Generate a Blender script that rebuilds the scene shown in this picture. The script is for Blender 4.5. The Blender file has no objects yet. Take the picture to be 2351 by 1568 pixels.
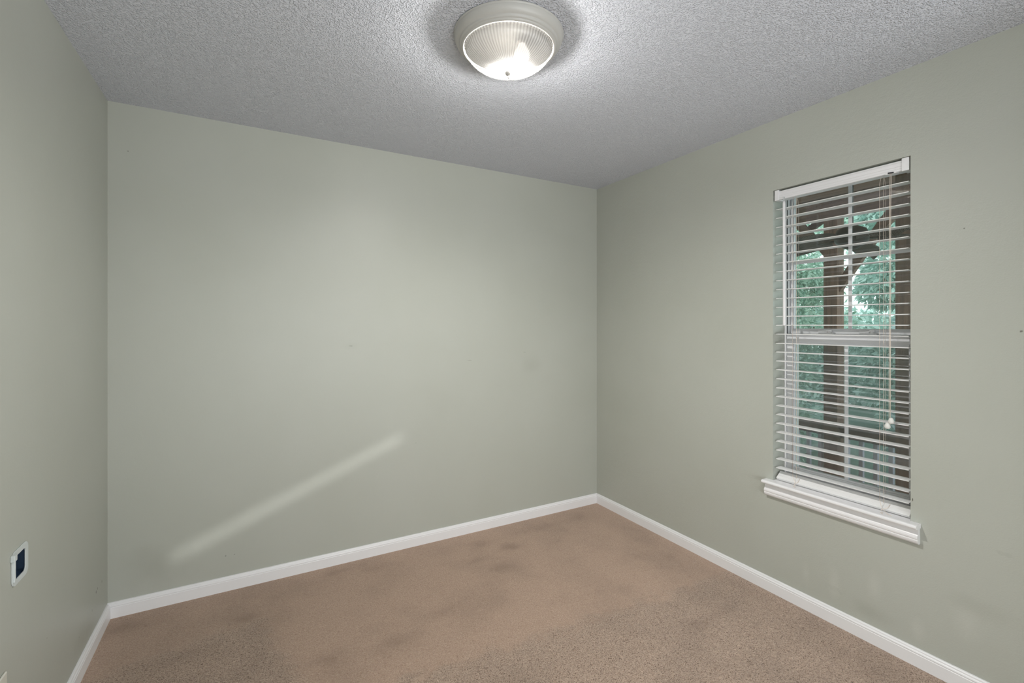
import bpy, bmesh, math, random
from mathutils import Vector, Matrix

S = bpy.context.scene
COL = S.collection
PI = math.pi

# ------------------------------------------------------------------ camera
H = 2.44                       # ceiling height
F_PX = 1073.5
cam_d = bpy.data.cameras.new('camera')
cam = bpy.data.objects.new('camera', cam_d); COL.objects.link(cam)
cam.location = (-2.365, -2.855, 1.383)
cam.rotation_euler = (PI / 2, 0, -math.atan2(0.490, 0.871))
cam_d.sensor_width = 36.0
cam_d.lens = F_PX / 2351 * 36.0
cam_d.shift_y = -38.0 / 2351
cam_d.clip_start = 0.02
S.camera = cam

# ------------------------------------------------------------------ world, exposure, lights
S.view_settings.view_transform = 'Standard'
S.view_settings.look = 'None'
S.view_settings.gamma = 1.0
S.view_settings.use_curve_mapping = False
S.view_settings.exposure = 0.12
S.cycles.transparent_max_bounces = 24
S.cycles.max_bounces = 8
S.cycles.diffuse_bounces = 5
S.cycles.adaptive_threshold = 0.015
S.cycles.use_light_tree = False
S.cycles.sample_clamp_indirect = 6.0

W = bpy.data.worlds.new('overcast_sky'); S.world = W; W.use_nodes = True
wn = W.node_tree.nodes; wl = W.node_tree.links
wn.clear()
w_out = wn.new('ShaderNodeOutputWorld'); w_bg = wn.new('ShaderNodeBackground')
w_tc = wn.new('ShaderNodeTexCoord'); w_sep = wn.new('ShaderNodeSeparateXYZ'); w_r = wn.new('ShaderNodeValToRGB')
w_r.color_ramp.elements[0].position = 0.0; w_r.color_ramp.elements[0].color = (0.72, 0.84, 0.84, 1)
w_r.color_ramp.elements[1].position = 0.7; w_r.color_ramp.elements[1].color = (0.86, 0.95, 1.0, 1)
wl.new(w_tc.outputs['Generated'], w_sep.inputs[0]); wl.new(w_sep.outputs['Z'], w_r.inputs[0])
wl.new(w_r.outputs[0], w_bg.inputs[0]); w_bg.inputs[1].default_value = 3.2
wl.new(w_bg.outputs[0], w_out.inputs[0])


def lamp(name, kind, loc, energy, color, rot=(0, 0, 0), **kw):
    d = bpy.data.lights.new(name, kind); d.energy = energy; d.color = color
    for k, v in kw.items(): setattr(d, k, v)
    o = bpy.data.objects.new(name, d); COL.objects.link(o)
    o.location = loc; o.rotation_euler = rot
    return o

# unseen fill lamp added behind the camera, shining in through the wide rear opening
lamp('hall_fill', 'AREA', (-1.5, -4.4, 0.95), 70, (0.96, 0.985, 1.0), (PI / 2 + 0.36, 0, 0),
     shape='RECTANGLE', size=2.7, size_y=1.6)

# unseen narrow lamp added to lay a low diagonal streak on the back wall
lamp('streak_lamp', 'AREA', (-2.12, -4.45, 0.455), 0.046, (1.0, 0.995, 0.98), (PI / 2, math.radians(-22), 0),
     shape='RECTANGLE', size=1.25, size_y=0.02, spread=math.radians(1.7))

# ------------------------------------------------------------------ node helpers
def mat(name):
    m = bpy.data.materials.new(name); m.use_nodes = True
    return m, m.node_tree.nodes, m.node_tree.links, m.node_tree.nodes['Principled BSDF']

def rgb(r, g, b):
    f = lambda c: (c / 255 / 12.92) if c / 255 <= 0.04045 else ((c / 255 + 0.055) / 1.055) ** 2.4
    return (f(r), f(g), f(b), 1)

def simple(name, col, rough=0.5, spec=0.5, metal=0.0):
    m, n, l, b = mat(name)
    b.inputs['Base Color'].default_value = col
    b.inputs['Roughness'].default_value = rough
    b.inputs['Specular IOR Level'].default_value = spec
    b.inputs['Metallic'].default_value = metal
    return m

def noise(n, l, vec, scale, detail=2.0, rough=0.5):
    t = n.new('ShaderNodeTexNoise'); t.inputs['Scale'].default_value = scale
    t.inputs['Detail'].default_value = detail; t.inputs['Roughness'].default_value = rough
    if vec: l.new(vec, t.inputs['Vector'])
    return t.outputs['Fac']

def ramp(n, l, fac, stops):
    r = n.new('ShaderNodeValToRGB'); e = r.color_ramp.elements
    while len(e) < len(stops): e.new(0.5)
    for el, (p, c) in zip(e, stops):
        el.position = p; el.color = c if hasattr(c, '__len__') else (c, c, c, 1)
    l.new(fac, r.inputs[0]); return r.outputs[0]

def mixc(n, l, fac, a, b, mode='MIX'):
    m = n.new('ShaderNodeMix'); m.data_type = 'RGBA'; m.blend_type = mode
    for sock, v in ((m.inputs[0], fac), (m.inputs[6], a), (m.inputs[7], b)):
        if hasattr(v, 'is_linked'): l.new(v, sock)
        else: sock.default_value = v
    return m.outputs[2]

def math_(n, l, op, a, b=0.0, c=0.0, clamp=False):
    m = n.new('ShaderNodeMath'); m.operation = op; m.use_clamp = clamp
    for s, v in zip(m.inputs, (a, b, c)):
        if hasattr(v, 'is_linked'): l.new(v, s)
        else: s.default_value = v
    return m.outputs[0]

def bump(n, l, b, h, strength, dist):
    k = n.new('ShaderNodeBump'); k.inputs['Strength'].default_value = strength
    k.inputs['Distance'].default_value = dist
    l.new(h, k.inputs['Height']); l.new(k.outputs[0], b.inputs['Normal'])

def objco(n):
    return n.new('ShaderNodeTexCoord').outputs['Object']

def spot(n, l, vec, p, rx, rz, axis, wob=None, soft=(0.35, 1.0)):
    """a soft-edged elliptic mark of its own shape: 1 in its middle, 0 outside"""
    sub = n.new('ShaderNodeVectorMath'); sub.operation = 'SUBTRACT'
    l.new(vec, sub.inputs[0]); sub.inputs[1].default_value = p
    sc = n.new('ShaderNodeVectorMath'); sc.operation = 'MULTIPLY'
    l.new(sub.outputs[0], sc.inputs[0])
    sc.inputs[1].default_value = {'x': (0, 1 / rx, 1 / rz), 'y': (1 / rx, 0, 1 / rz), 'z': (1 / rx, 1 / rz, 0)}[axis]
    ln = n.new('ShaderNodeVectorMath'); ln.operation = 'LENGTH'; l.new(sc.outputs[0], ln.inputs[0])
    d = ln.outputs['Value']
    if wob is not None: d = math_(n, l, 'ADD', d, wob)
    mr = n.new('ShaderNodeMapRange'); mr.interpolation_type = 'SMOOTHSTEP'
    l.new(d, mr.inputs[0]); mr.inputs[1].default_value = soft[0]; mr.inputs[2].default_value = soft[1]
    mr.inputs[3].default_value = 1; mr.inputs[4].default_value = 0
    return mr.outputs[0]

# ------------------------------------------------------------------ materials
WALL = rgb(181, 182, 169)

def wall_mat(name, peel, marks, axis, patches=()):
    m, n, l, b = mat(name); v = objco(n)
    blot = ramp(n, l, noise(n, l, v, 1.7, 3), [(0.3, rgb(178, 181, 172)), (0.7, rgb(182, 185, 177))])
    wob = math_(n, l, 'MULTIPLY', math_(n, l, 'SUBTRACT', noise(n, l, v, 60, 2), 0.5), 1.6)
    col = blot
    for (p, rx, rz, k) in patches:          # touched-up paint and scrubbed stains
        w2 = math_(n, l, 'MULTIPLY', math_(n, l, 'SUBTRACT', noise(n, l, v, 9, 2), 0.5), 0.9)
        f = math_(n, l, 'MULTIPLY', spot(n, l, v, p, rx, rz, axis, w2, (0.0, 1.0)), abs(k))
        col = mixc(n, l, f, col, rgb(206, 207, 200) if k > 0 else rgb(112, 110, 92))
    for (p, rx, rz, k) in marks:            # small scuffs
        f = math_(n, l, 'MULTIPLY', spot(n, l, v, p, rx, rz, axis, wob), k)
        col = mixc(n, l, f, col, rgb(70, 66, 54))
    l.new(col, b.inputs['Base Color'])
    b.inputs['Roughness'].default_value = 0.42
    b.inputs['Specular IOR Level'].default_value = 0.42
    h = noise(n, l, v, 170, 2)
    h2 = noise(n, l, v, 45, 1)
    bump(n, l, b, math_(n, l, 'ADD', h, h2), peel, 0.0012)
    return m

M = {}
M['wall_back'] = wall_mat('sage_paint_back', 0.12, [
    ((-1.845, 0, 1.26), 0.014, 0.006, 0.25), ((-1.087, 0, 1.148), 0.022, 0.003, 0.35), ((-0.654, 0, 1.19), 0.012, 0.006, 0.18),
    ((-2.471, 0, 0.18), 0.004, 0.005, 0.4), ((-2.432, 0, 0.178), 0.003, 0.004, 0.5), ((-1.451, 0, 0.642), 0.004, 0.006, 0.25),
    ((-2.87, 0, 2.216), 0.003, 0.003, 0.8)], 'y',
    [((-1.845, 0, 1.26), 0.06, 0.03, -0.06), ((-0.6, 0, 1.1), 0.12, 0.1, -0.08), ((-2.75, 0, 0.2), 0.2, 0.14, -0.16)])
M['wall_left'] = wall_mat('sage_paint_left', 0.15, [
    ((-2.946, -0.187, 0.217), 0.006, 0.008, 0.9), ((-2.946, -0.165, 0.222), 0.006, 0.009, 0.9),
    ((-2.946, -0.096, 0.221), 0.004, 0.009, 0.9), ((-2.946, -0.245, 0.168), 0.003, 0.008, 0.6), ((-2.946, -0.42, 0.156), 0.004, 0.005, 0.6), ((-2.946, -0.757, 0.349), 0.004, 0.004, 0.4)], 'x',
    [((-2.946, -0.3, 0.12), 0.25, 0.10, -0.12)])
M['wall_right'] = wall_mat('sage_paint_right', 0.55, [
    ((0, -2.30, 1.36), 0.006, 0.006, 0.7), ((0, -1.992, 0.668), 0.0016, 0.007, 0.9), ((0, -2.15, 1.75), 0.004, 0.004, 0.6),
    ((0, -2.26, 0.56), 0.03, 0.012, 0.06), ((0, -1.7, 0.16), 0.05, 0.015, 0.06)], 'x',
    [((0, -1.571, 0.17), 0.03, 0.07, 0.20), ((0, -1.698, 0.18), 0.035, 0.09, 0.26), ((0, -1.855, 0.25), 0.04, 0.09, 0.26),
     ((0, -2.006, 0.15), 0.035, 0.07, 0.26), ((0, -2.158, 0.25), 0.06, 0.08, 0.28), ((0, -1.846, 0.13), 0.10, 0.05, -0.14), ((0, -2.20, 0.33), 0.16, 0.05, -0.08)])
M['wall_rear'] = wall_mat('sage_paint_rear', 0.15, [], 'y')

def ceiling_mat():
    m, n, l, b = mat('popcorn_ceiling'); v = objco(n)
    a = ramp(n, l, noise(n, l, v, 190, 1.0, 0.5), [(0.46, 0.0), (0.70, 1.0)])
    c2 = noise(n, l, v, 95, 1.0, 0.5)
    h = math_(n, l, 'ADD', a, math_(n, l, 'MULTIPLY', c2, 0.2))
    bump(n, l, b, h, 1.0, 0.0036)
    b.inputs['Base Color'].default_value = rgb(214, 217, 226)
    b.inputs['Roughness'].default_value = 0.9; b.inputs['Specular IOR Level'].default_value = 0.2
    return m
M['ceiling'] = ceiling_mat()

def carpet_mat():
    m, n, l, b = mat('beige_carpet'); v = objco(n)
    # yarn: short squiggles of light tips and dark gaps
    warp = n.new('ShaderNodeTexNoise'); warp.inputs['Scale'].default_value = 40; l.new(v, warp.inputs['Vector'])
    mp = mixc(n, l, 0.02, v, warp.outputs['Color'])
    yarn = noise(n, l, mp, 230, 3, 0.65)
    tuft = noise(n, l, v, 120, 2, 0.6)
    big = noise(n, l, v, 2.3, 4, 0.55)
    # coarse brushed-up zones left by the vacuum cleaner
    edge = math_(n, l, 'MULTIPLY', math_(n, l, 'SUBTRACT', noise(n, l, v, 14, 3), 0.5), 0.22)
    sep = n.new('ShaderNodeSeparateXYZ'); l.new(v, sep.inputs[0])
    def half(nx, ny, c, w=0.05):
        d = math_(n, l, 'ADD', math_(n, l, 'MULTIPLY', sep.outputs[0], nx), math_(n, l, 'MULTIPLY', sep.outputs[1], ny))
        d = math_(n, l, 'ADD', math_(n, l, 'ADD', d, -c), edge)
        mr = n.new('ShaderNodeMapRange'); mr.interpolation_type = 'SMOOTHSTEP'; l.new(d, mr.inputs[0])
        mr.inputs[1].default_value = -w; mr.inputs[2].default_value = w
        return mr.outputs[0]
    z1 = math_(n, l, 'MULTIPLY', half(*COARSE[0]), half(*COARSE[1])); z2 = math_(n, l, 'MULTIPLY', half(*COARSE[2]), half(*COARSE[3]))
    coarse = math_(n, l, 'MAXIMUM', z1, z2)
    fine_c = ramp(n, l, yarn, [(0.30, rgb(156, 128, 109)), (0.5, rgb(185, 157, 137)), (0.72, rgb(208, 183, 164))])
    coarse_c = ramp(n, l, yarn, [(0.36, rgb(106, 82, 63)), (0.46, rgb(184, 157, 137)), (0.68, rgb(218, 195, 176))])
    col = mixc(n, l, coarse, fine_c, coarse_c)
    # broad soiling
    soil = ramp(n, l, big, [(0.34, 0.84), (0.54, 1.0)])
    col = mixc(n, l, 1.0, col, soil, 'MULTIPLY')
    wob = math_(n, l, 'MULTIPLY', math_(n, l, 'SUBTRACT', noise(n, l, v, 11, 3), 0.5), 1.3)
    for (x, y, rx, ry, k) in STAINS:
        f = math_(n, l, 'MULTIPLY', spot(n, l, v, (x, y, 0), rx * 1.25, ry * 1.25, 'z', wob, (-0.35, 1.0)), k * 0.8)
        col = mixc(n, l, f, col, rgb(112, 88, 70))
    l.new(col, b.inputs['Base Color'])
    b.inputs['Roughness'].default_value = 1.0; b.inputs['Specular IOR Level'].default_value = 0.05
    b.inputs['Sheen Weight'].default_value = 0.25; b.inputs['Sheen Roughness'].default_value = 0.6
    hh = math_(n, l, 'ADD', yarn, math_(n, l, 'MULTIPLY', tuft, 0.6))
    k = math_(n, l, 'MULTIPLY_ADD', coarse, 0.6, 0.5)
    bump(n, l, b, math_(n, l, 'MULTIPLY', hh, k), 0.9, 0.008)
    return m
COARSE = [(-0.065, -1.0, 1.19), (1.0, 0.0, -1.88), (0.22, -1.0, -0.166), (-1.0, -0.26, 2.42)]
STAINS = [(-1.077, -0.20, 0.10, 0.07, 0.55), (-0.943, -0.308, 0.11, 0.08, 0.55), (-1.113, -0.501, 0.09, 0.08, 0.42), (-1.20, -0.36, 0.08, 0.05, 0.25),
          (-1.92, -0.095, 0.14, 0.05, 0.40), (-1.74, -0.16, 0.10, 0.05, 0.35), (-0.171, -0.887, 0.06, 0.06, 0.40), (-0.32, -0.79, 0.07, 0.06, 0.28),
          (-1.80, -0.84, 0.16, 0.08, 0.45), (-1.545, -0.731, 0.15, 0.05, 0.35), (-2.07, -0.82, 0.10, 0.10, 0.40), (-2.386, -0.32, 0.10, 0.05, 0.45),
          (-0.55, -1.39, 0.12, 0.07, 0.40), (-0.279, -0.17, 0.16, 0.10, 0.28), (-2.85, -0.12, 0.22, 0.12, 0.40), (-2.60, -0.49, 0.14, 0.07, 0.30),
          (-0.36, -1.38, 0.10, 0.08, 0.25), (-0.10, -1.30, 0.06, 0.18, 0.30), (-0.2, -1.93, 0.12, 0.2, 0.30), (-0.62, -0.16, 0.3, 0.06, 0.25)]
M['carpet'] = carpet_mat()
M['trim'] = simple('white_trim_paint', rgb(236, 236, 238), 0.35, 0.5)
M['vinyl'] = simple('white_vinyl', rgb(226, 227, 230), 0.35, 0.5)
M['slat'] = simple('white_slat', rgb(232, 232, 232), 0.38, 0.5)
M['headrail'] = simple('white_headrail', rgb(230, 230, 232), 0.35, 0.5)
M['cord'] = simple('pale_tan_cord', rgb(226, 214, 202), 0.8, 0.2)
M['wand'] = simple('white_wand', rgb(232, 232, 234), 0.25, 0.5)
M['clear_hook'] = simple('frosted_hook', rgb(205, 208, 210), 0.2, 0.6)
M['tassel'] = simple('white_tassel', rgb(222, 222, 218), 0.35, 0.5)
M['dark_slot'] = simple('dark_slot', rgb(40, 40, 44), 0.6)
M['steel'] = simple('dull_steel', rgb(150, 152, 155), 0.35, 0.5, 0.8)
M['lock'] = simple('white_lock', rgb(210, 211, 213), 0.35)
M['gasket'] = simple('dark_gasket', rgb(58, 60, 62), 0.7)
M['pan'] = simple('white_metal_pan', rgb(190, 189, 185), 0.38, 0.5)
M['dimming_liner'] = simple('dimming_black', rgb(20, 19, 17), 0.95, 0.05)  # black put in so the lit pan interior stays dim behind the glass
M['socket'] = simple('brown_socket', rgb(58, 54, 50), 0.8, 0.1)
M['finial'] = simple('white_finial', rgb(200, 198, 194), 0.35, 0.5)
M['boxplastic'] = simple('pale_box_plastic', rgb(205, 212, 212), 0.4)
M['boxblue'] = simple('navy_box_plastic', rgb(44, 62, 84), 0.4)
M['plate'] = simple('ivory_plate', rgb(212, 212, 202), 0.3)

def fresnel(n, l, ior):
    """the same reflectance whichever side of a thin sheet is met"""
    fr = n.new('ShaderNodeFresnel'); g = n.new('ShaderNodeNewGeometry')
    l.new(math_(n, l, 'MULTIPLY_ADD', g.outputs['Backfacing'], 1 / ior - ior, ior), fr.inputs['IOR'])
    return fr.outputs[0]

def glass_mat():
    m, n, l, b = mat('window_glass'); n.remove(b)
    out = n['Material Output']
    tr = n.new('ShaderNodeBsdfTransparent'); tr.inputs[0].default_value = (0.93, 0.97, 0.96, 1)
    gl = n.new('ShaderNodeBsdfGlossy'); gl.inputs['Roughness'].default_value = 0.012
    mx = n.new('ShaderNodeMixShader')
    l.new(fresnel(n, l, 2.1), mx.inputs[0]); l.new(tr.outputs[0], mx.inputs[1]); l.new(gl.outputs[0], mx.inputs[2])
    l.new(mx.outputs[0], out.inputs[0]); return m
M['glass'] = glass_mat()

def screen_mat():
    m, n, l, b = mat('insect_screen_mesh'); out = n['Material Output']
    tr = n.new('ShaderNodeBsdfTransparent'); mx = n.new('ShaderNodeMixShader'); mx.inputs[0].default_value = 0.30
    b.inputs['Base Color'].default_value = rgb(84, 90, 98); b.inputs['Roughness'].default_value = 0.6
    l.new(tr.outputs[0], mx.inputs[1]); l.new(b.outputs[0], mx.inputs[2]); l.new(mx.outputs[0], out.inputs[0]); return m
M['screen'] = screen_mat()

def dome_mat():
    """ribbed, lightly frosted lamp glass: part clear, part light-scattering"""
    m, n, l, b = mat('ribbed_lamp_glass'); n.remove(b); out = n['Material Output']
    tr = n.new('ShaderNodeBsdfTransparent'); tr.inputs[0].default_value = (0.97, 0.96, 0.94, 1)
    tl = n.new('ShaderNodeBsdfTranslucent'); tl.inputs[0].default_value = (0.95, 0.93, 0.90, 1)
    gl = n.new('ShaderNodeBsdfGlossy'); gl.inputs['Roughness'].default_value = 0.12
    v = objco(n); sep = n.new('ShaderNodeSeparateXYZ'); l.new(v, sep.inputs[0])
    ang = math_(n, l, 'ARCTAN2', sep.outputs[1], sep.outputs[0])
    rib = math_(n, l, 'MULTIPLY_ADD', math_(n, l, 'SINE', math_(n, l, 'MULTIPLY', ang, 84.0)), 0.5, 0.5)
    m0 = n.new('ShaderNodeMixShader'); l.new(math_(n, l, 'MULTIPLY_ADD', rib, 0.018, 0.013), m0.inputs[0])
    l.new(tr.outputs[0], m0.inputs[1]); l.new(tl.outputs[0], m0.inputs[2])
    df = n.new('ShaderNodeBsdfDiffuse'); df.inputs[0].default_value = (0.92, 0.90, 0.87, 1)
    m1 = n.new('ShaderNodeMixShader'); l.new(math_(n, l, 'MULTIPLY_ADD', rib, 0.20, 0.26), m1.inputs[0])
    l.new(m0.outputs[0], m1.inputs[1]); l.new(df.outputs[0], m1.inputs[2])
    m3 = n.new('ShaderNodeMixShader'); l.new(fresnel(n, l, 1.35), m3.inputs[0])
    l.new(m1.outputs[0], m3.inputs[1]); l.new(gl.outputs[0], m3.inputs[2])
    l.new(m3.outputs[0], out.inputs[0]); return m
M['dome'] = dome_mat()

def bulb_mat():
    m, n, l, b = mat('lit_bulb')
    b.inputs['Base Color'].default_value = (0.004, 0.004, 0.004, 1); b.inputs['Roughness'].default_value = 1.0
    b.inputs['Specular IOR Level'].default_value = 0.0
    b.inputs['Emission Color'].default_value = (1.0, 0.96, 0.90, 1); b.inputs['Emission Strength'].default_value = BULB
    return m
BULB = 0.9
M['bulb'] = bulb_mat()

def wood(name, c1, c2, c3=None, axis=2, rough=0.75, spec=0.25):
    m, n, l, b = mat(name); v = objco(n)
    mp = n.new('ShaderNodeMapping'); l.new(v, mp.inputs[0])
    s = [26, 26, 26]; s[axis] = 1.6; mp.inputs['Scale'].default_value = s
    g = noise(n, l, mp.outputs[0], 1.6, 5, 0.6)
    col = ramp(n, l, g, [(0.32, c1), (0.68, c2)])
    if c3 is not None:
        col = mixc(n, l, ramp(n, l, noise(n, l, v, 4.5, 3), [(0.55, 0.0), (0.75, 0.8)]), col, c3)
    l.new(col, b.inputs['Base Color']); b.inputs['Roughness'].default_value = rough
    b.inputs['Specular IOR Level'].default_value = spec
    bump(n, l, b, g, 0.5, 0.004); return m
M['post'] = wood('porch_timber', rgb(116, 90, 80), rgb(160, 128, 114), rgb(118, 106, 70))
M['beam'] = wood('porch_beam_timber', rgb(106, 82, 72), rgb(146, 118, 104), axis=1)
M['rail'] = wood('rail_timber', rgb(96, 76, 66), rgb(138, 112, 98), axis=1)
M['boards'] = wood('porch_ceiling_boards', rgb(178, 150, 138), rgb(206, 180, 168), axis=1)
M['baluster'] = wood('pale_weathered_timber', rgb(186, 186, 202), rgb(214, 214, 228))
M['deck'] = wood('deck_boards', rgb(124, 110, 102), rgb(160, 146, 136), axis=1)
M['bark'] = wood('bark', rgb(70, 62, 54), rgb(112, 100, 88))
M['siding'] = simple('house_siding', rgb(196, 190, 180), 0.7)
M['ground'] = wood('shaded_ground', rgb(72, 94, 86), rgb(104, 128, 116), axis=0)

def weave_mat():
    m, n, l, b = mat('dark_woven_palm'); v = objco(n)
    wv = n.new('ShaderNodeTexWave'); wv.wave_type = 'BANDS'; wv.bands_direction = 'DIAGONAL'
    wv.inputs['Scale'].default_value = 55; wv.inputs['Distortion'].default_value = 1.5; l.new(v, wv.inputs[0])
    l.new(ramp(n, l, wv.outputs['Fac'], [(0.45, rgb(58, 48, 42)), (0.9, rgb(110, 94, 82))]), b.inputs['Base Color'])
    bump(n, l, b, wv.outputs['Fac'], 0.8, 0.004); b.inputs['Roughness'].default_value = 0.6
    return m
M['weave'] = weave_mat()
M['fan_metal'] = simple('dark_bronze', rgb(52, 46, 44), 0.4, 0.5, 0.5)

def leaf_mat(name, c1, c2):
    m, n, l, b = mat(name); out = n['Material Output']
    oi = n.new('ShaderNodeNewGeometry')
    col = ramp(n, l, oi.outputs['Random Per Island'], [(0.0, c1), (1.0, c2)])
    l.new(col, b.inputs['Base Color']); b.inputs['Roughness'].default_value = 0.35
    tl = n.new('ShaderNodeBsdfTranslucent'); l.new(col, tl.inputs[0])
    mx = n.new('ShaderNodeMixShader'); mx.inputs[0].default_value = 0.45
    l.new(b.outputs[0], mx.inputs[1]); l.new(tl.outputs[0], mx.inputs[2]); l.new(mx.outputs[0], out.inputs[0]); return m
M['leaf_a'] = leaf_mat('teal_leaves', rgb(120, 160, 148), rgb(222, 240, 232))
M['leaf_b'] = leaf_mat('pale_blue_green_leaves', rgb(140, 176, 174), rgb(232, 242, 244))
M['leaf_c'] = leaf_mat('green_leaves', rgb(112, 156, 134), rgb(216, 238, 222))

# ------------------------------------------------------------------ mesh builder
class MB:
    def __init__(s): s.v = []; s.f = []; s.smooth = set()
    def box(s, x0, x1, y0, y1, z0, z1):
        i = len(s.v)
        s.v += [(x0, y0, z0), (x1, y0, z0), (x1, y1, z0), (x0, y1, z0), (x0, y0, z1), (x1, y0, z1), (x1, y1, z1), (x0, y1, z1)]
        s.f += [tuple(i + k for k in q) for q in ((0, 3, 2, 1), (4, 5, 6, 7), (0, 1, 5, 4), (1, 2, 6, 5), (2, 3, 7, 6), (3, 0, 4, 7))]
        return s
    def prism(s, prof, a0, a1, put):
        """extrude a closed profile [(u,w)..] from a0 to a1; put(u,w,a) gives the 3-D point"""
        i = len(s.v); k = len(prof)
        s.v += [put(u, w, a0) for u, w in prof] + [put(u, w, a1) for u, w in prof]
        for j in range(k): s.f.append((i + j, i + (j + 1) % k, i + k + (j + 1) % k, i + k + j))
        s.f += [tuple(i + j for j in range(k))[::-1], tuple(i + k + j for j in range(k))]
        return s
    def lathe(s, prof, seg=96, c=(0, 0, 0), closed=False, flute=None):
        i = len(s.v); k = len(prof)
        for a in range(seg):
            t = 2 * PI * a / seg
            for j, (r, z) in enumerate(prof):
                rr, zz = (r, z) if flute is None else flute(r, z, t, j)
                s.v.append((c[0] + rr * math.cos(t), c[1] + rr * math.sin(t), c[2] + zz))
        for a in range(seg):
            b = (a + 1) % seg
            for j in range(k if closed else k - 1):
                j2 = (j + 1) % k
                s.smooth.add(len(s.f)); s.f.append((i + a * k + j, i + b * k + j, i + b * k + j2, i + a * k + j2))
        return s
    def tube(s, pts, r, seg=8, cap=True):
        pts = [Vector(p) for p in pts]; i = len(s.v); n = len(pts)
        rs = r if hasattr(r, '__len__') else [r] * n
        up = Vector((0, 0, 1))
        t0 = (pts[1] - pts[0]).normalized()
        if abs(t0.dot(up)) > 0.9: up = Vector((1, 0, 0))
        for q in range(n):
            t = (pts[min(q + 1, n - 1)] - pts[max(q - 1, 0)]).normalized()
            a = t.cross(up).normalized(); b = t.cross(a).normalized()
            for e in range(seg):
                th = 2 * PI * e / seg
                s.v.append(tuple(pts[q] + (a * math.cos(th) + b * math.sin(th)) * rs[q]))
        for q in range(n - 1):
            for e in range(seg):
                e2 = (e + 1) % seg
                s.smooth.add(len(s.f)); s.f.append((i + q * seg + e, i + q * seg + e2, i + (q + 1) * seg + e2, i + (q + 1) * seg + e))
        if cap:
            s.f.append(tuple(i + e for e in range(seg))[::-1]); s.f.append(tuple(i + (n - 1) * seg + e for e in range(seg)))
        return s
    def ball(s, c, rx, ry, rz, nu=16, nv=10):
        prof = [(math.sin(PI * k / nv), -math.cos(PI * k / nv)) for k in range(nv + 1)]
        i = len(s.v)
        for a in range(nu):
            t = 2 * PI * a / nu
            for r, z in prof: s.v.append((c[0] + rx * r * math.cos(t), c[1] + ry * r * math.sin(t), c[2] + rz * z))
        k = nv + 1
        for a in range(nu):
            b = (a + 1) % nu
            for j in range(nv):
                s.smooth.add(len(s.f)); s.f.append((i + a * k + j, i + b * k + j, i + b * k + j + 1, i + a * k + j + 1))
        return s
    def build(s, name, m, parent=None, bevel=0.0, weld=True, seg=2):
        me = bpy.data.meshes.new(name); me.from_pydata(s.v, [], s.f); me.update()
        for q in s.smooth: me.polygons[q].use_smooth = True
        bm = bmesh.new(); bm.from_mesh(me)
        if weld: bmesh.ops.remove_doubles(bm, verts=bm.verts, dist=1e-6)
        bmesh.ops.dissolve_degenerate(bm, edges=bm.edges, dist=1e-7)
        bmesh.ops.recalc_face_normals(bm, faces=bm.faces)
        bm.to_mesh(me); bm.free()
        me.materials.append(m)
        o = bpy.data.objects.new(name, me); COL.objects.link(o)
        if parent is not None: o.parent = parent; o.matrix_parent_inverse = Matrix.Translation(parent.location).inverted() if False else Matrix()
        if bevel:
            bv = o.modifiers.new('bevel', 'BEVEL'); bv.width = bevel; bv.segments = seg; bv.limit_method = 'ANGLE'; bv.angle_limit = 0.7
        return o

def shift(mb, d):
    mb.v = [(x + d[0], y + d[1], z + d[2]) for x, y, z in mb.v]; return mb

def tag(o, label=None, cat=None, group=None, kind=None):
    if label: o['label'] = label
    if cat: o['category'] = cat
    if group: o['group'] = group
    if kind: o['kind'] = kind
    return o

def empty(name, loc):
    o = bpy.data.objects.new(name, None); COL.objects.link(o); o.location = loc; o.empty_display_size = 0.1; return o

def struct(name, mb, m, label=None, **kw):
    o = mb.build(name, m, **kw); o['kind'] = 'structure'
    if label: o['label'] = label
    return o

# wall slab with rectangular holes: plane axis a (across), z up, thickness along the other axis
def wall_mesh(a0, a1, z0, z1, t0, t1, holes, put):
    mb = MB()
    As = sorted({a0, a1} | {h[0] for h in holes} | {h[1] for h in holes})
    Zs = sorted({z0, z1} | {h[2] for h in holes} | {h[3] for h in holes})
    solid = lambda a, z: not any(h[0] < a < h[1] and h[2] < z < h[3] for h in holes)
    idx = {}
    def vid(a, z, t):
        k = (a, z, t)
        if k not in idx: idx[k] = len(mb.v); mb.v.append(put(a, z, t))
        return idx[k]
    cells = {(i, j): solid((As[i] + As[i + 1]) / 2, (Zs[j] + Zs[j + 1]) / 2) for i in range(len(As) - 1) for j in range(len(Zs) - 1)}
    for (i, j), s in cells.items():
        if not s: continue
        A, B, C, D = As[i], As[i + 1], Zs[j], Zs[j + 1]
        for t in (t0, t1): mb.f.append((vid(A, C, t), vid(B, C, t), vid(B, D, t), vid(A, D, t)))
        for (di, dj, p, q) in ((-1, 0, (A, C), (A, D)), (1, 0, (B, C), (B, D)), (0, -1, (A, C), (B, C)), (0, 1, (A, D), (B, D))):
            if not cells.get((i + di, j + dj), False):
                mb.f.append((vid(*p, t0), vid(*q, t0), vid(*q, t1), vid(*p, t1)))
    return mb

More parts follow.
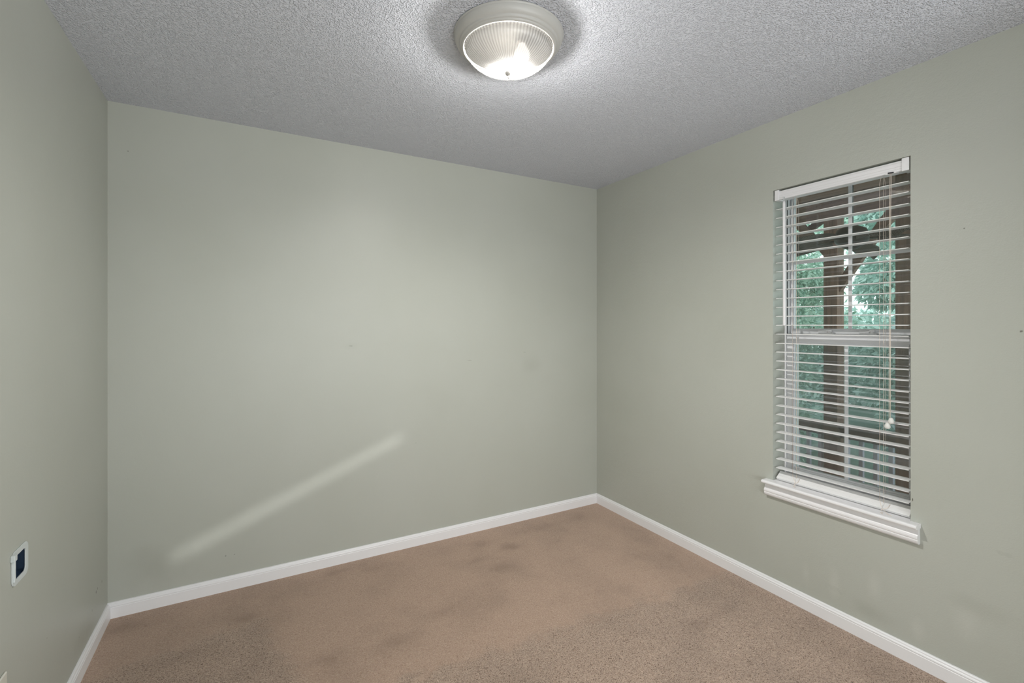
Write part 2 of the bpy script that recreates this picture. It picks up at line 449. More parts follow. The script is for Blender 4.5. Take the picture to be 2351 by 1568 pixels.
# ------------------------------------------------------------------ room shell
XL, YR = -2.946, -2.83
WY0, WY1, WZ0, WZ1 = -1.985, -1.407, 0.560, 2.078          # window opening in the right wall
HY0, HY1, HZ0, HZ1 = -1.020, -0.924, 0.648, 0.734          # box opening in the left wall
DX0, DX1, DZ = -2.80, -0.30, 2.20                          # doorway the camera stands in
struct('floor', MB().box(XL - 0.12, 0.12, -4.6, 0.12, -0.1, 0.0), M['carpet'], 'worn beige cut-pile carpet with dark stains')
struct('ceiling', MB().box(XL - 0.12, 0.2, -4.6, 0.12, H, H + 0.1), M['ceiling'], 'white popcorn-textured ceiling')
struct('wall_back', MB().box(XL - 0.12, 0.2, 0.0, 0.12, -0.1, H), M['wall_back'], 'sage green wall opposite the camera')
struct('wall_left', wall_mesh(-4.6, 0.0, -0.1, H, XL - 0.12, XL, [(HY0, HY1, HZ0, HZ1)], lambda a, z, t: (t, a, z)), M['wall_left'], 'sage green wall at the left with a wall box')
struct('wall_right', wall_mesh(-4.6, 0.0, -0.1, H, 0.0, 0.2, [(WY0, WY1, WZ0, WZ1)], lambda a, z, t: (t, a, z)), M['wall_right'], 'sage green wall holding the window')
struct('wall_rear', wall_mesh(XL, 0.0, 0.0, H, YR - 0.12, YR, [(DX0, DX1, -0.2, DZ)], lambda a, z, t: (a, t, z)), M['wall_rear'])
struct('wall_hall', MB().box(XL - 0.12, 0.2, -4.72, -4.6, -0.1, H), M['wall_rear'])

# baseboards: flat face, a small groove and a stepped, rounded top
BP = [(0, 0), (0.0135, 0), (0.0135, 0.050), (0.0120, 0.0520), (0.0120, 0.0535), (0.0128, 0.0560), (0.0122, 0.0590), (0.0100, 0.0620),
      (0.0088, 0.0632), (0.0088, 0.0648), (0.0078, 0.0685), (0.0058, 0.0710), (0.0030, 0.0722), (0, 0.0724)]
struct('baseboard_back', MB().prism(BP, XL, 0.0, lambda u, w, a: (a, -u, w)), M['trim'], 'white baseboard along the back wall')
struct('baseboard_left', MB().prism(BP, YR, -0.0135, lambda u, w, a: (XL + u, a, w)), M['trim'], 'white baseboard along the left wall')
struct('baseboard_right', MB().prism(BP, YR, -0.0135, lambda u, w, a: (-u, a, w)), M['trim'], 'white baseboard under the window wall')
struct('baseboard_rear', MB().prism(BP, DX1, -0.0135, lambda u, w, a: (a, YR + u, w)), M['trim'])

# ------------------------------------------------------------------ window_1
win = empty('window_1', (0, 0, 0)); win['kind'] = 'structure'; win['label'] = 'white vinyl double-hung window set in the right wall'
X0 = 0.100                                               # room side of the frame
fr = MB()
JT = 0.010                                               # jamb thickness
for (y0, y1) in ((WY0, WY0 + JT), (WY1 - JT, WY1)): fr.box(X0, 0.19, y0, y1, WZ0 + 0.02, WZ1)
fr.box(X0, 0.19, WY0 + JT, WY1 - JT, WZ1 - 0.008, WZ1); fr.box(X0, 0.19, WY0 + JT, WY1 - JT, WZ0 + 0.02, WZ0 + 0.036)
fr.build('frame', M['vinyl'], win, 0.0015)
ga = MB()
for (y0, y1) in ((WY0 + JT, WY0 + JT + 0.0015), (WY1 - JT - 0.0015, WY1 - JT)): ga.box(X0 + 0.008, X0 + 0.013, y0, y1, WZ0 + 0.036, WZ1 - 0.008)
ga.build('weatherstrip', M['gasket'], win)

def sash(x0, x1, z0, z1, stile, top, bot, muntins, inset=0.0115, b=0.007):
    y0, y1 = WY0 + inset, WY1 - inset
    s = MB()
    s.box(x0, x1, y0, y0 + stile, z0, z1).box(x0, x1, y1 - stile, y1, z0, z1)
    s.box(x0, x1, y0 + stile, y1 - stile, z1 - top, z1).box(x0, x1, y0 + stile, y1 - stile, z0, z0 + bot)
    xm = (x0 + x1) / 2
    # stepped glazing bead inside the frame
    yi0, yi1, zi0, zi1 = y0 + stile, y1 - stile, z0 + bot, z1 - top
    s.box(x0 + 0.007, x1 - 0.004, yi0, yi0 + b, zi0, zi1).box(x0 + 0.007, x1 - 0.004, yi1 - b, yi1, zi0, zi1)
    s.box(x0 + 0.007, x1 - 0.004, yi0 + b, yi1 - b, zi0, zi0 + b).box(x0 + 0.007, x1 - 0.004, yi0 + b, yi1 - b, zi1 - b, zi1)
    o = s.build('sash', M['vinyl'], win, 0.0012)
    MB().box(xm - 0.002, xm + 0.002, yi0 + 0.002, yi1 - 0.002, zi0 + 0.002, zi1 - 0.002).build('pane', M['glass'], o)
    mu = MB(); yc = (y0 + y1) / 2
    mu.box(xm - 0.0065, xm - 0.0022, yc - 0.008, yc + 0.008, zi0 + b, zi1 - b)
    if muntins:
        zc = (zi0 + zi1) / 2
        mu.box(xm - 0.0060, xm - 0.0022, yi0 + b, yc - 0.008, zc - 0.009, zc + 0.009).box(xm - 0.0060, xm - 0.0022, yc + 0.008, yi1 - b, zc - 0.009, zc + 0.009)
    mu.build('muntin', M['vinyl'], o, 0.001)
    return o
up = sash(0.139, 0.167, 1.338, WZ1 - 0.0085, 0.0105, 0.010, 0.022, True, b=0.004)
lo = sash(0.104, 0.132, WZ0 + 0.036, 1.337, 0.0285, 0.046, 0.045, False)
lo['label'] = 'room-side white sash below the meeting rail'
# ledge strip on the meeting rail, then the two sash locks
MB().box(0.099, 0.104, WY0 + 0.02, WY1 - 0.02, 1.300, 1.312).build('finger_ledge', M['vinyl'], lo, 0.0015)
for yc in (-1.607, -1.787):
    lk = MB().box(0.106, 0.130, yc - 0.034, yc + 0.034, 1.337, 1.345)
    lk.lathe([(0, 0.020), (0.009, 0.0195), (0.0115, 0.016), (0.0115, 0.006), (0, 0.006)], 20, (0.117, yc - 0.012, 1.338))
    lk.prism([(-0.004, 0), (0.004, 0), (0.003, 0.007), (-0.003, 0.007)], 0, 0.044, lambda u, w, a, yc=yc: (0.113 + u - a * 0.15, yc - 0.010 + a, 1.349 + w * 0.9))
    lk.build('sash_lock', M['lock'], lo, 0.001)
# half insect screen outside the lower sash
sc = MB(); sx0, sx1 = 0.172, 0.184
for (y0, y1) in ((WY0 + 0.011, WY0 + 0.027), (WY1 - 0.027, WY1 - 0.011)): sc.box(sx0, sx1, y0, y1, WZ0 + 0.037, 1.345)
sc.box(sx0, sx1, WY0 + 0.027, WY1 - 0.027, WZ0 + 0.037, WZ0 + 0.053).box(sx0, sx1, WY0 + 0.027, WY1 - 0.027, 1.329, 1.345)
sco = sc.build('screen_frame', M['vinyl'], win)
MB().box(0.1775, 0.1785, WY0 + 0.030, WY1 - 0.030, WZ0 + 0.050, 1.332).build('screen_mesh', M['screen'], sco)
# stool with a rounded nose, and the moulded apron below it
ZS = 0.580
st = [(X0, ZS), (-0.036, ZS), (-0.0405, ZS - 0.0015), (-0.044, ZS - 0.005), (-0.045, ZS - 0.009), (-0.044, ZS - 0.013), (-0.0405, ZS - 0.0165), (-0.036, ZS - 0.018), (0, ZS - 0.018)]
sm = MB()
sm.prism(st, -2.019, -1.371, lambda u, w, a: (min(u, 0.0), a, w))
sm.box(0.0, X0 + 0.004, WY0 + 0.0005, WY1 - 0.0005, ZS - 0.0195, ZS)
sm.build('stool', M['trim'], win)
ap = [(0, 0.5622), (-0.0150, 0.5622), (-0.0152, 0.556), (-0.0158, 0.549), (-0.0170, 0.543), (-0.0188, 0.538), (-0.0212, 0.5345), (-0.0240, 0.532),
      (-0.0255, 0.528), (-0.0255, 0.523), (-0.0240, 0.5190), (-0.0225, 0.5175), (-0.0225, 0.5165), (-0.0238, 0.5155), (-0.0238, 0.512), (-0.0215, 0.505), (-0.0170, 0.4995), (-0.0110, 0.4965), (0, 0.4965)]
MB().prism(ap, -2.016, -1.374, lambda u, w, a: (u, a, w)).build('apron', M['trim'], win)

# ------------------------------------------------------------------ window blind
BY0, BY1 = WY0 + 0.006, WY1 - 0.006
bl = empty('window_blind', (0, 0, 0))
tag(bl, 'white two-inch horizontal slat blind hanging inside the window recess, slats open', 'blind')
hp = [(0.056, 2.026), (0.056, 2.070), (0.010, 2.070), (0.0085, 2.069), (0.0080, 2.062), (0.0088, 2.0612), (0.0080, 2.0604), (0.0080, 2.047), (0.0088, 2.0462), (0.0080, 2.0454),
      (0.0080, 2.036), (0.0088, 2.0352), (0.0080, 2.0344), (0.0080, 2.028), (0.0095, 2.026)]
hr = MB().prism(hp, BY0 + 0.001, BY1 - 0.001, lambda u, w, a: (u, a, w)).build('headrail', M['headrail'], bl)
for (y0, y1) in ((BY0, BY0 + 0.026), (BY1 - 0.022, BY1)):
    MB().box(0.0035, 0.060, y0, y1, 2.0225, 2.0765).build('end_bracket', M['headrail'], bl, 0.0015)
# cord lock: small plate in the headrail's lower edge with a metal roller
ck = MB().box(0.0065, 0.030, -1.935, -1.895, 2.0235, 2.037).build('cord_lock', M['headrail'], bl, 0.001)
MB().tube([(0.0055, -1.925, 2.0265), (0.0055, -1.905, 2.0285)], 0.0028, 10).build('roller', M['dark_slot'], ck)

SW0, SW1 = 0.010, 0.060
def slat_prof(z):
    p = []
    for k in range(9):
        u = k / 8; p.append((SW0 + (SW1 - SW0) * u, z + 0.0016 * (1 - (2 * u - 1) ** 2) + 0.0015))
    for k in range(8, -1, -1):
        u = k / 8; p.append((SW0 + (SW1 - SW0) * u, z + 0.0016 * (1 - (2 * u - 1) ** 2) - 0.0015))
    return p
proto = MB().prism(slat_prof(0), BY0 + 0.004, BY1 - 0.004, lambda u, w, a: (u, a, w)).build('slat', M['slat'], bl)
SZ0, SPITCH, NS = 1.9785, 0.04598, 30
for k in range(NS):
    o = proto if k == 0 else proto.copy()
    if k: COL.objects.link(o)
    o.location = (0, 0, SZ0 - k * SPITCH)
    o.rotation_euler = (random.Random(k).uniform(-0.0006, 0.0006), 0, 0)
# bottom rail, tipped forward on the stool
br = MB().prism([(-0.025, -0.007), (0.025, -0.007), (0.025, 0.005), (0.022, 0.007), (0.0085, 0.007), (0.008, 0.0064), (0.0075, 0.007), (-0.0075, 0.007), (-0.008, 0.0064), (-0.0085, 0.007), (-0.022, 0.007), (-0.025, 0.005)],
                BY0 + 0.002, BY1 - 0.004, lambda u, w, a: (u, a, w))
bro = br.build('bottom_rail', M['slat'], bl)
bro.location = (0.036, 0, 0.6035); bro.rotation_euler = (0, math.radians(-36), 0)

LZ0, LZ1 = 2.026, 0.600
for yc in (-1.503, -1.874):
    for (dx, nm) in ((SW0 - 0.0018, 'ladder_cord'), (SW1 + 0.0018, 'ladder_cord')):
        MB().tube([(0.02 if dx < 0.02 else 0.05, yc, LZ0), (dx, yc, 1.99), (dx, yc, 1.3), (dx, yc, 0.625)], 0.0007, 6).build(nm, M['cord'], bl)
    MB().tube([(0.035, yc - 0.004, LZ0), (0.035, yc - 0.004, 1.3), (0.035, yc - 0.004, 0.61)], 0.0010, 6).build('lift_cord', M['cord'], bl)
# knotted loose ends of the cords lying over the bottom rail and the stool
def tail(y, pts): MB().tube([(x, y + dy, z) for x, dy, z in pts], 0.0010, 6).build('cord_end', M['cord'], bl)
tail(-1.503, [(0.008, 0, 0.628), (0.012, -0.004, 0.612), (0.004, -0.014, 0.598), (-0.004, -0.016, 0.588), (-0.010, -0.024, 0.5815), (-0.016, -0.018, 0.5812)])
tail(-1.503, [(0.034, -0.02, 0.6125), (0.016, -0.022, 0.602), (0.002, -0.014, 0.590), (-0.006, -0.012, 0.5815), (-0.012, -0.022, 0.5812)])
tail(-1.874, [(0.008, 0, 0.628), (0.010, -0.004, 0.606), (0.004, -0.010, 0.596), (0.000, -0.022, 0.588), (-0.008, -0.036, 0.5815), (-0.014, -0.052, 0.5812)])
tail(-1.874, [(0.034, -0.028, 0.6125), (0.014, -0.026, 0.601), (0.000, -0.008, 0.589), (-0.006, -0.018, 0.5815), (-0.010, -0.010, 0.5812), (-0.020, -0.022, 0.5812)])
# pull cords with two little tassels
for (dy, ze) in ((0.0022, 0.985), (-0.0022, 0.962)):
    y = -1.915 + dy
    MB().tube([(0.006, y, 2.026), (0.000, y, 1.9), (-0.002, y, 1.4), (-0.004, y, ze)], 0.0012, 6).build('pull_cord', M['cord'], bl)
    yy = -1.916 if dy > 0 else -1.9115; zt = ze + (0.004 if dy > 0 else 0.004)
    yy = -1.921 if dy > 0 else -1.908
    t = MB().lathe([(0, 0.013), (0.004, 0.0125), (0.0075, 0.008), (0.0105, 0.000), (0.011, -0.006), (0.009, -0.0105), (0.006, -0.0125), (0, -0.013)], 16, (-0.006, yy, zt - 0.010))
    t.build('tassel', M['tassel'], bl)
# tilt wand on its hook
hk = MB().tube([(0.010, -1.462, 2.030), (0.004, -1.462, 2.032), (0.000, -1.463, 2.026), (0.000, -1.464, 2.006)], 0.0024, 8).build('wand_hook', M['clear_hook'], bl)
MB().tube([(0.000, -1.4645, 2.010), (0.000, -1.4645, 2.000), (0.000, -1.466, 1.383), (0.000, -1.466, 1.380)], [0.0045, 0.0062, 0.0066, 0.0060], 12).build('tilt_wand', M['wand'], bl)

# ------------------------------------------------------------------ ceiling light
LX, LY = -1.534, -1.353
cl = empty('ceiling_light', (LX, LY, H))
tag(cl, 'round white flush-mount ceiling light with glowing ribbed glass dome', 'ceiling light')
pan = [(0.0, -0.0005), (0.199, -0.0005), (0.201, -0.003), (0.2005, -0.006), (0.1985, -0.0075), (0.1985, -0.009), (0.1975, -0.013), (0.1950, -0.020), (0.1905, -0.027), (0.1845, -0.0325), (0.1815, -0.034),
       (0.1812, -0.036), (0.1795, -0.0395), (0.1760, -0.042), (0.1740, -0.0425), (0.1735, -0.0445), (0.1710, -0.0475), (0.1670, -0.0490), (0.1645, -0.0490), (0.1630, -0.046), (0.1625, -0.030), (0.1600, -0.012), (0.0, -0.012)]
MB().lathe(pan, 128).build('canopy', M['pan'], cl)
GZ = -0.049
gp = []
for k in range(0, 25):
    r = 0.1575 * (1 - k / 24)
    gp.append((r, GZ - 0.0035 - 0.0715 * (1 - (r / 0.1575) ** 2.3) ** 0.64))
gprof = [(0.1605, GZ + 0.004), (0.1618, GZ + 0.001), (0.1612, GZ - 0.003), (0.1590, GZ - 0.0035)] + gp
def flute(r, z, t, j):
    if j < 5 or r < 0.012: return r, z
    return r, z + 0.0011 * math.sin(84 * t) * min(1, r / 0.05)
MB().lathe(gprof, 84 * 8, flute=flute).build('glass_shade', M['dome'], cl)
fin = [(0, -0.118), (0.0045, -0.1185), (0.0048, -0.1225), (0.0042, -0.1245), (0.0075, -0.1265), (0.0125, -0.1290), (0.0138, -0.1320), (0.0128, -0.1355), (0.0095, -0.1395), (0.0055, -0.1425), (0.0036, -0.1440), (0.0040, -0.1465), (0.0042, -0.1490), (0.0034, -0.1515), (0.0016, -0.1530), (0, -0.1532)]
MB().lathe([(0, -0.0125), (0.1590, -0.0125), (0.1612, -0.030), (0.1618, -0.044), (0.160, -0.044), (0.158, -0.030), (0.150, -0.016), (0, -0.016)], 64).build('dimming_liner', M['dimming_liner'], cl)  # added inner shell, blackened to hold down glare seen through the dome
MB().lathe(fin, 32).build('finial', M['finial'], cl)
bp = [(0.013, 0.030), (0.013, 0.018), (0.018, 0.010), (0.026, -0.004), (0.029, -0.016), (0.027, -0.028), (0.020, -0.036), (0.010, -0.041), (0, -0.042)]
MB().lathe([(r, z - 0.052) for r, z in bp], 32, (0.040, -0.028, 0)).build('bulb', M['bulb'], cl)
MB().lathe([(0, -0.012), (0.016, -0.012), (0.016, -0.030), (0.0125, -0.030), (0, -0.028)], 24, (0.040, -0.028, 0)).build('lamp_socket', M['socket'], cl)
lamp('bulb_light', 'SPOT', (LX + 0.012, LY - 0.010, H - 0.108), 155, (1.0, 0.985, 0.965), shadow_soft_size=0.015, spot_size=math.radians(172), spot_blend=1.0)
lamp('bulb_glow', 'POINT', (LX + 0.012, LY - 0.010, H - 0.113), 24, (1.0, 0.985, 0.965), shadow_soft_size=0.030)

# ------------------------------------------------------------------ open wall box in the left wall
ob = empty('outlet_box', (XL, (HY0 + HY1) / 2, (HZ0 + HZ1) / 2))
tag(ob, 'open coverless electrical box with white rim and dark blue inside, in left wall', 'electrical box')
def rrect(w, h, r, n=6):
    p = []
    for cx_, cy_, a0 in ((w - r, h - r, 0), (-w + r, h - r, PI / 2), (-w + r, -h + r, PI), (w - r, -h + r, 1.5 * PI)):
        for k in range(n + 1):
            a = a0 + PI / 2 * k / n; p.append((cx_ + r * math.cos(a), cy_ + r * math.sin(a)))
    return p
def ring(outer, inner, x0, x1):
    mb = MB(); k = len(outer)
    for x in (x0, x1):
        mb.v += [(x, a, b) for a, b in outer] + [(x, a, b) for a, b in inner]
    for j in range(k):
        q = (j + 1) % k
        mb.f += [(j, q, k + q, k + j), (2 * k + j, 3 * k + j, 3 * k + q, 2 * k + q), (j, 2 * k + j, 2 * k + q, q), (k + j, k + q, 3 * k + q, 3 * k + j)]
    return mb
hw, hh_ = (HY1 - HY0) / 2, (HZ1 - HZ0) / 2
rim = ring(rrect(hw + 0.006, hh_ + 0.006, 0.020), rrect(hw - 0.012, hh_ - 0.010, 0.012), 0.0002, 0.0035)
rim.build('rim', M['boxplastic'], ob, 0.001)
wallsb = ring(rrect(hw - 0.0010, hh_ - 0.0010, 0.014), rrect(hw - 0.004, hh_ - 0.004, 0.012), -0.060, 0.0002)
wallsb.build('side_wall', M['boxblue'], ob)
bk = MB(); pr = rrect(hw - 0.0041, hh_ - 0.0041, 0.012)
bk.prism(pr, -0.060, -0.034, lambda u, w, a: (a, u, w)); bk.build('back_panel', M['boxblue'], ob, 0.001)
MB().box(-0.034, -0.026, -hw + 0.006, hw - 0.006, -0.020, -0.014).build('cable_clamp', M['gasket'], ob, 0.001)
MB().box(0.0002, 0.010, -hw - 0.011, -hw + 0.006, hh_ - 0.016, hh_ + 0.002).build('mounting_ear', M['boxplastic'], ob, 0.0015)
MB().box(0.0002, 0.007, -hw - 0.002, -hw + 0.0065, -hh_ + 0.008, hh_ - 0.012).build('rim_lip', M['boxplastic'], ob, 0.002)

# duplex outlet at the frame's lower left corner
wo = empty('wall_outlet', (XL, -1.104, 0.382))
tag(wo, 'ivory duplex wall outlet below the open electrical box, at the photo corner', 'outlet')
MB().box(0.0002, 0.0065, -0.0365, 0.0365, -0.058, 0.058).build('cover_plate', M['plate'], wo, 0.0035, seg=3)
for zc in (0.020, -0.020):
    rc = MB().prism([(0.0165 * math.cos(a) if abs(0.0165 * math.cos(a)) < 0.0145 else math.copysign(0.0145, math.cos(a)), zc + 0.0135 * math.sin(a)) for a in [2 * PI * k / 24 for k in range(24)]],
                    0.006, 0.0085, lambda u, w, a: (a, u, w)).build('receptacle', M['plate'], wo)
    for yy in (-0.006, 0.006): MB().box(0.0084, 0.0088, yy - 0.001, yy + 0.001, zc - 0.001, zc + 0.007).build('slot', M['dark_slot'], rc)
MB().lathe([(0, 0.0012), (0.0022, 0.001), (0.003, 0), (0, 0)], 12).build('screw', M['steel'], wo)
wo.children[-1].rotation_euler = (0, PI / 2, 0); wo.children[-1].location = (0.0065, 0, 0)

# ------------------------------------------------------------------ porch outside the window
DZ0 = -0.55                                             # deck level
PCZ = 2.72                                              # porch ceiling
struct('ground', MB().box(0.2, 40, -20, 20, -1.3, -1.2), M['ground'], 'shaded green yard beyond the porch')
struct('wall_exterior', wall_mesh(-6, 5, -1.2, 2.715, 0.2001, 0.204, [(WY0, WY1, WZ0, WZ1)], lambda a, z, t: (t, a, z)), M['siding'])
dk = MB()
for k in range(24):
    x = 0.205 + k * 0.14; dk.box(x, x + 0.134, -6, 5, DZ0 - 0.03, DZ0)
dk.box(0.205, 3.56, -6, 5, DZ0 - 0.2, DZ0 - 0.03)
struct('deck', dk, M['deck'], 'brown timber porch deck outside the window')
struct('deck_footing', MB().box(0.25, 3.5, -5.9, 4.9, -1.2, DZ0 - 0.2), M['ground'])
pr_ = MB()
for k in range(28):
    x = 0.205 + k * 0.13; pr_.box(x, x + 0.126, -6, 5, PCZ, PCZ + 0.02)
pr_.box(0.205, 3.85, -6, 5, PCZ + 0.02, PCZ + 0.12)
struct('porch_roof', pr_, M['boards'], 'brown boarded porch ceiling outside the window')
BX = 2.90
bmx = MB().box(BX + 0.01, BX + 0.13, -6, 5, 2.50, PCZ).build('porch_beam', M['beam'], None, 0.004)
tag(bmx, 'long brown timber beam under the porch ceiling boards', 'beam')

def post(x, y, w, ztop, label):
    o = MB().box(-w / 2, w / 2, -w / 2, w / 2, 0, ztop - DZ0).build('porch_post', M['post'], None, 0.004)
    o.location = (x, y, DZ0); tag(o, label, 'post', 'timber porch posts'); return o
post(BX + 0.07, -0.240, 0.134, 2.50, 'brown square porch post behind the left window panes')
post(2.06, -1.205, 0.110, PCZ, 'reddish brown square porch post at the window right edge')
post(BX + 0.07, 0.62, 0.134, 2.50, 'brown porch post at the far left end of the railing')

def brace(yp, z0, sgn, run, label, x=BX + 0.07, w=0.14, t=0.06, ztop=2.4995):
    """square-cut diagonal from the post face yp up to the beam"""
    prof = [(yp, z0), (yp, z0 + w)]; n = 8
    prof += [(yp + sgn * run * k / n, z0 + w + (ztop - z0 - w) * k / n + 0.02 * math.sin(PI * k / n)) for k in range(1, n + 1)]
    prof += [(yp + sgn * (run + 0.13) * k / n, z0 + (ztop - z0) * k / n + 0.03 * math.sin(PI * k / n)) for k in range(n, 0, -1)]
    o = MB().prism(prof, x - t / 2, x + t / 2, lambda u, v, a: (a, u, v)).build('knee_brace', M['beam'], None, 0.002)
    tag(o, label, 'brace', 'knee braces of the porch')
brace(-0.1725, 2.10, 1, 0.22, 'short diagonal timber brace rising left from the brown post to the beam', x=BX + 0.035, w=0.09, t=0.04)
brace(-0.3075, 1.72, -1, 0.42, 'diagonal timber brace rising right from the brown post to the beam')
brace(0.5525, 1.96, -1, 0.58, 'long diagonal timber brace rising right across the top left window panes', x=BX + 0.105, t=0.04)

# railing between the posts
def railing(y0, y1, label):
    r = empty('porch_railing', (BX + 0.07, (y0 + y1) / 2, DZ0))
    tag(r, label, 'railing', 'porch railings')
    L = (y1 - y0) / 2
    MB().box(-0.045, 0.045, -L, L, 0.86, 0.90).build('top_rail', M['rail'], r, 0.003)
    MB().box(-0.020, 0.020, -L, L, 0.77, 0.86).build('stringer', M['rail'], r, 0.003)
    MB().box(-0.020, 0.020, -L, L, 0.05, 0.14).build('bottom_rail', M['rail'], r, 0.003)
    n = max(2, int((y1 - y0) / 0.115)); step = (y1 - y0) / (n + 0)
    b0 = MB().box(-0.018, 0.018, -0.018, 0.018, 0.141, 0.769).build('baluster', M['baluster'], r, 0.002)
    for k in range(n):
        b = b0 if k == 0 else b0.copy()
        if k: COL.objects.link(b)
        b.location = (0, -L + step * (k + 0.5), 0)
railing(-0.173 + 0.001, 0.553 - 0.001, 'brown porch railing with pale balusters left of the brown post')
railing(-1.683 + 0.001, -0.307 - 0.001, 'brown porch railing with pale balusters right of the brown post')

# ceiling fan with woven, leaf-shaped blades hanging on the porch
FX, FY, FZ = 1.55, -1.058, 2.02
fan = empty('ceiling_fan', (FX, FY, PCZ))
tag(fan, 'dark ceiling fan with woven leaf-shaped blades hanging under the porch ceiling', 'ceiling fan')
dz = FZ - PCZ
MB().lathe([(0, -0.0005), (0.065, -0.0005), (0.062, -0.03), (0.03, -0.06), (0.0, -0.06)], 32).build('ceiling_mount', M['fan_metal'], fan)
MB().tube([(0, 0, -0.055), (0, 0, dz + 0.09)], 0.012, 12).build('downrod', M['fan_metal'], fan)
MB().lathe([(0, dz + 0.10), (0.04, dz + 0.10), (0.09, dz + 0.075), (0.11, dz + 0.03), (0.105, dz - 0.02), (0.07, dz - 0.05), (0.035, dz - 0.07), (0, dz - 0.075)], 40).build('motor', M['fan_metal'], fan)
def blade_mb():
    mb = MB(); N, K = 18, 9; L0, L1 = 0.15, 0.62
    for side in (0.006, -0.006):
        for i in range(N):
            u = i / (N - 1); wv = 0.105 * (math.sin(PI * min(1, u * 0.93 + 0.03)) ** 0.7) * (1.0 - 0.15 * u) + 0.012
            for j in range(K):
                s_ = j / (K - 1) * 2 - 1
                mb.v.append((L0 + (L1 - L0) * u, s_ * wv, 0.02 * (1 - s_ * s_) * 0.8 - 0.07 * u * u + 0.02 * s_ + side))
    for i in range(N - 1):
        for j in range(K - 1):
            a = i * K + j
            mb.smooth.add(len(mb.f)); mb.f.append((a, a + K, a + K + 1, a + 1))
            b = N * K + a
            mb.smooth.add(len(mb.f)); mb.f.append((b, b + 1, b + K + 1, b + K))
    q = N * K
    for i in range(N - 1):
        for j in (0, K - 1):
            a = i * K + j; mb.f.append((a, a + K, q + a + K, q + a))
    for j in range(K - 1):
        for i in (0, N - 1):
            a = i * K + j; mb.f.append((a, a + 1, q + a + 1, q + a))
    return mb
bp0 = blade_mb().build('blade', M['weave'], fan)
arm0 = MB().box(0.09, 0.24, -0.014, 0.014, -0.004, 0.010).build('blade_arm', M['fan_metal'], bp0, 0.002)
for k in range(5):
    a = math.radians(-130 + 72 * k)
    if k == 0: b, r_ = bp0, arm0
    else:
        b = bp0.copy(); COL.objects.link(b); r_ = arm0.copy(); COL.objects.link(r_); r_.parent = b
    b.location = (0, 0, dz); b.rotation_euler = (0, 0, a)

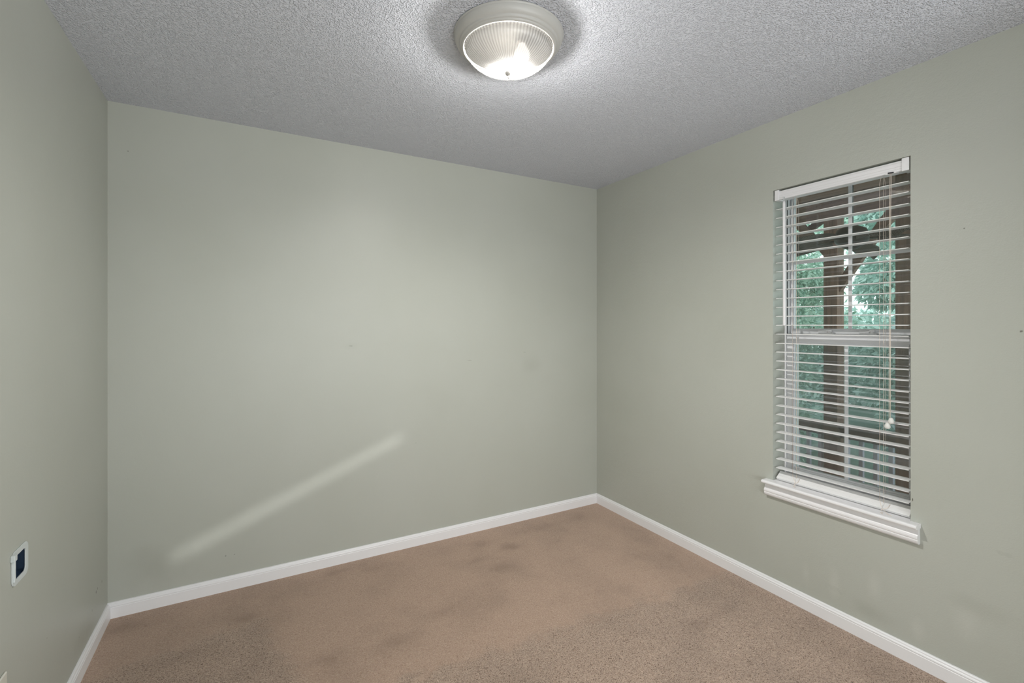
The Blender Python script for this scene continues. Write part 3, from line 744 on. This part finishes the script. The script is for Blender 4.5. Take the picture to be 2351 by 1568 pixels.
# ------------------------------------------------------------------ trees beyond the porch
def tree(x, y, h, cr, cz, n, leaf, size, m, label, seed, name='tree'):
    rnd = random.Random(seed)
    t = empty(name, (x, y, -1.2)); tag(t, label, 'tree', 'trees beyond the porch')
    tr = MB().tube([(0, 0, 0), (0.05, 0.03, h * 0.35), (-0.04, 0.06, h * 0.7), (0.02, 0.0, h * 0.95)], [0.13, 0.10, 0.07, 0.03], 10)
    cl_ = []
    for k in range(24):
        a = rnd.uniform(0, 2 * PI); rr = cr * math.sqrt(rnd.random()) * 0.8; zz = rnd.uniform(cz[0], cz[1])
        p = Vector((rr * math.cos(a), rr * math.sin(a), zz)); cl_.append((p, rnd.uniform(0.35, 0.62) * cr))
        tr.tube([(0, 0, max(0.3, zz - 0.8)), tuple(p * 0.6 + Vector((0, 0, zz * 0.36))), tuple(p)], [0.035, 0.022, 0.008], 6)
    tr.build('trunk', M['bark'], t, weld=False)
    f = MB()
    for k in range(n):
        c, r = cl_[rnd.randrange(len(cl_))]
        d = Vector((rnd.gauss(0, 1), rnd.gauss(0, 1), rnd.gauss(0, 0.85))).normalized() * r * rnd.random() ** 0.4
        p = c + d
        ax = (d.normalized() + Vector((rnd.gauss(0, .6), rnd.gauss(0, .6), rnd.gauss(-0.25, .5)))).normalized()
        sd = ax.cross(Vector((rnd.gauss(0, 1), rnd.gauss(0, 1), rnd.gauss(0, 1)))).normalized(); nn = ax.cross(sd)
        L = size * rnd.uniform(0.7, 1.3); wd = L * leaf
        pts = [p, p + ax * L * 0.4 + sd * wd + nn * wd * 0.3, p + ax * L - nn * L * 0.12, p + ax * L * 0.4 - sd * wd + nn * wd * 0.3, p + ax * L * 0.45]
        i = len(f.v); f.v += [tuple(q) for q in pts]
        f.f += [(i, i + 1, i + 4), (i + 1, i + 2, i + 4), (i + 2, i + 3, i + 4), (i + 3, i, i + 4)]
    me = bpy.data.meshes.new('foliage'); me.from_pydata(f.v, [], f.f); me.update(); me.materials.append(m)
    o = bpy.data.objects.new('foliage', me); COL.objects.link(o); o.parent = t
    return t
tree(5.0, 1.68, 4.4, 0.85, (0.5, 4.6), 17000, 0.2, 0.085, M['leaf_c'], 'leafy green tree seen through the left window panes', 3)
tree(6.0, -0.62, 4.6, 0.85, (0.5, 4.6), 10000, 0.12, 0.15, M['leaf_b'], 'pale blue-green tree seen through the right window panes', 8)
tree(7.2, 3.30, 6.0, 1.20, (0.5, 6.2), 13000, 0.22, 0.13, M['leaf_a'], 'teal tree behind the leafy green tree outside', 21)
tree(11.2, 2.30, 6.5, 1.4, (0.3, 6.6), 24000, 0.24, 0.17, M['leaf_a'], 'teal tree far behind the two porch posts', 34)
tree(7.6, -2.2, 5.0, 1.1, (0.5, 5.2), 8000, 0.2, 0.13, M['leaf_c'], 'green tree at the right edge of the window view', 55)
# clipped hedge closing the yard
rnd = random.Random(77); hd = MB()
for k in range(16000):
    p = Vector((rnd.uniform(-0.5, 0.5), rnd.uniform(-8, 8), 2.9 * rnd.random() ** 0.8 + 0.25 * math.sin(k)))
    ax = Vector((rnd.gauss(-0.6, .6), rnd.gauss(0, .6), rnd.gauss(0.2, .6))).normalized()
    sd = ax.cross(Vector((rnd.gauss(0, 1), rnd.gauss(0, 1), rnd.gauss(0, 1)))).normalized(); L = 0.26 * rnd.uniform(0.7, 1.3)
    i = len(hd.v); hd.v += [tuple(q) for q in (p, p + ax * L * 0.4 + sd * L * .25, p + ax * L, p + ax * L * 0.4 - sd * L * .25)]
    hd.f += [(i, i + 1, i + 2), (i, i + 2, i + 3)]
hme = bpy.data.meshes.new('hedge'); hme.from_pydata(hd.v, [], hd.f); hme.update(); hme.materials.append(M['leaf_a'])
ho = bpy.data.objects.new('hedge', hme); COL.objects.link(ho); ho.location = (14.5, 3.0, -1.2)
tag(ho, 'tall green hedge closing the yard behind the trees', 'hedge')
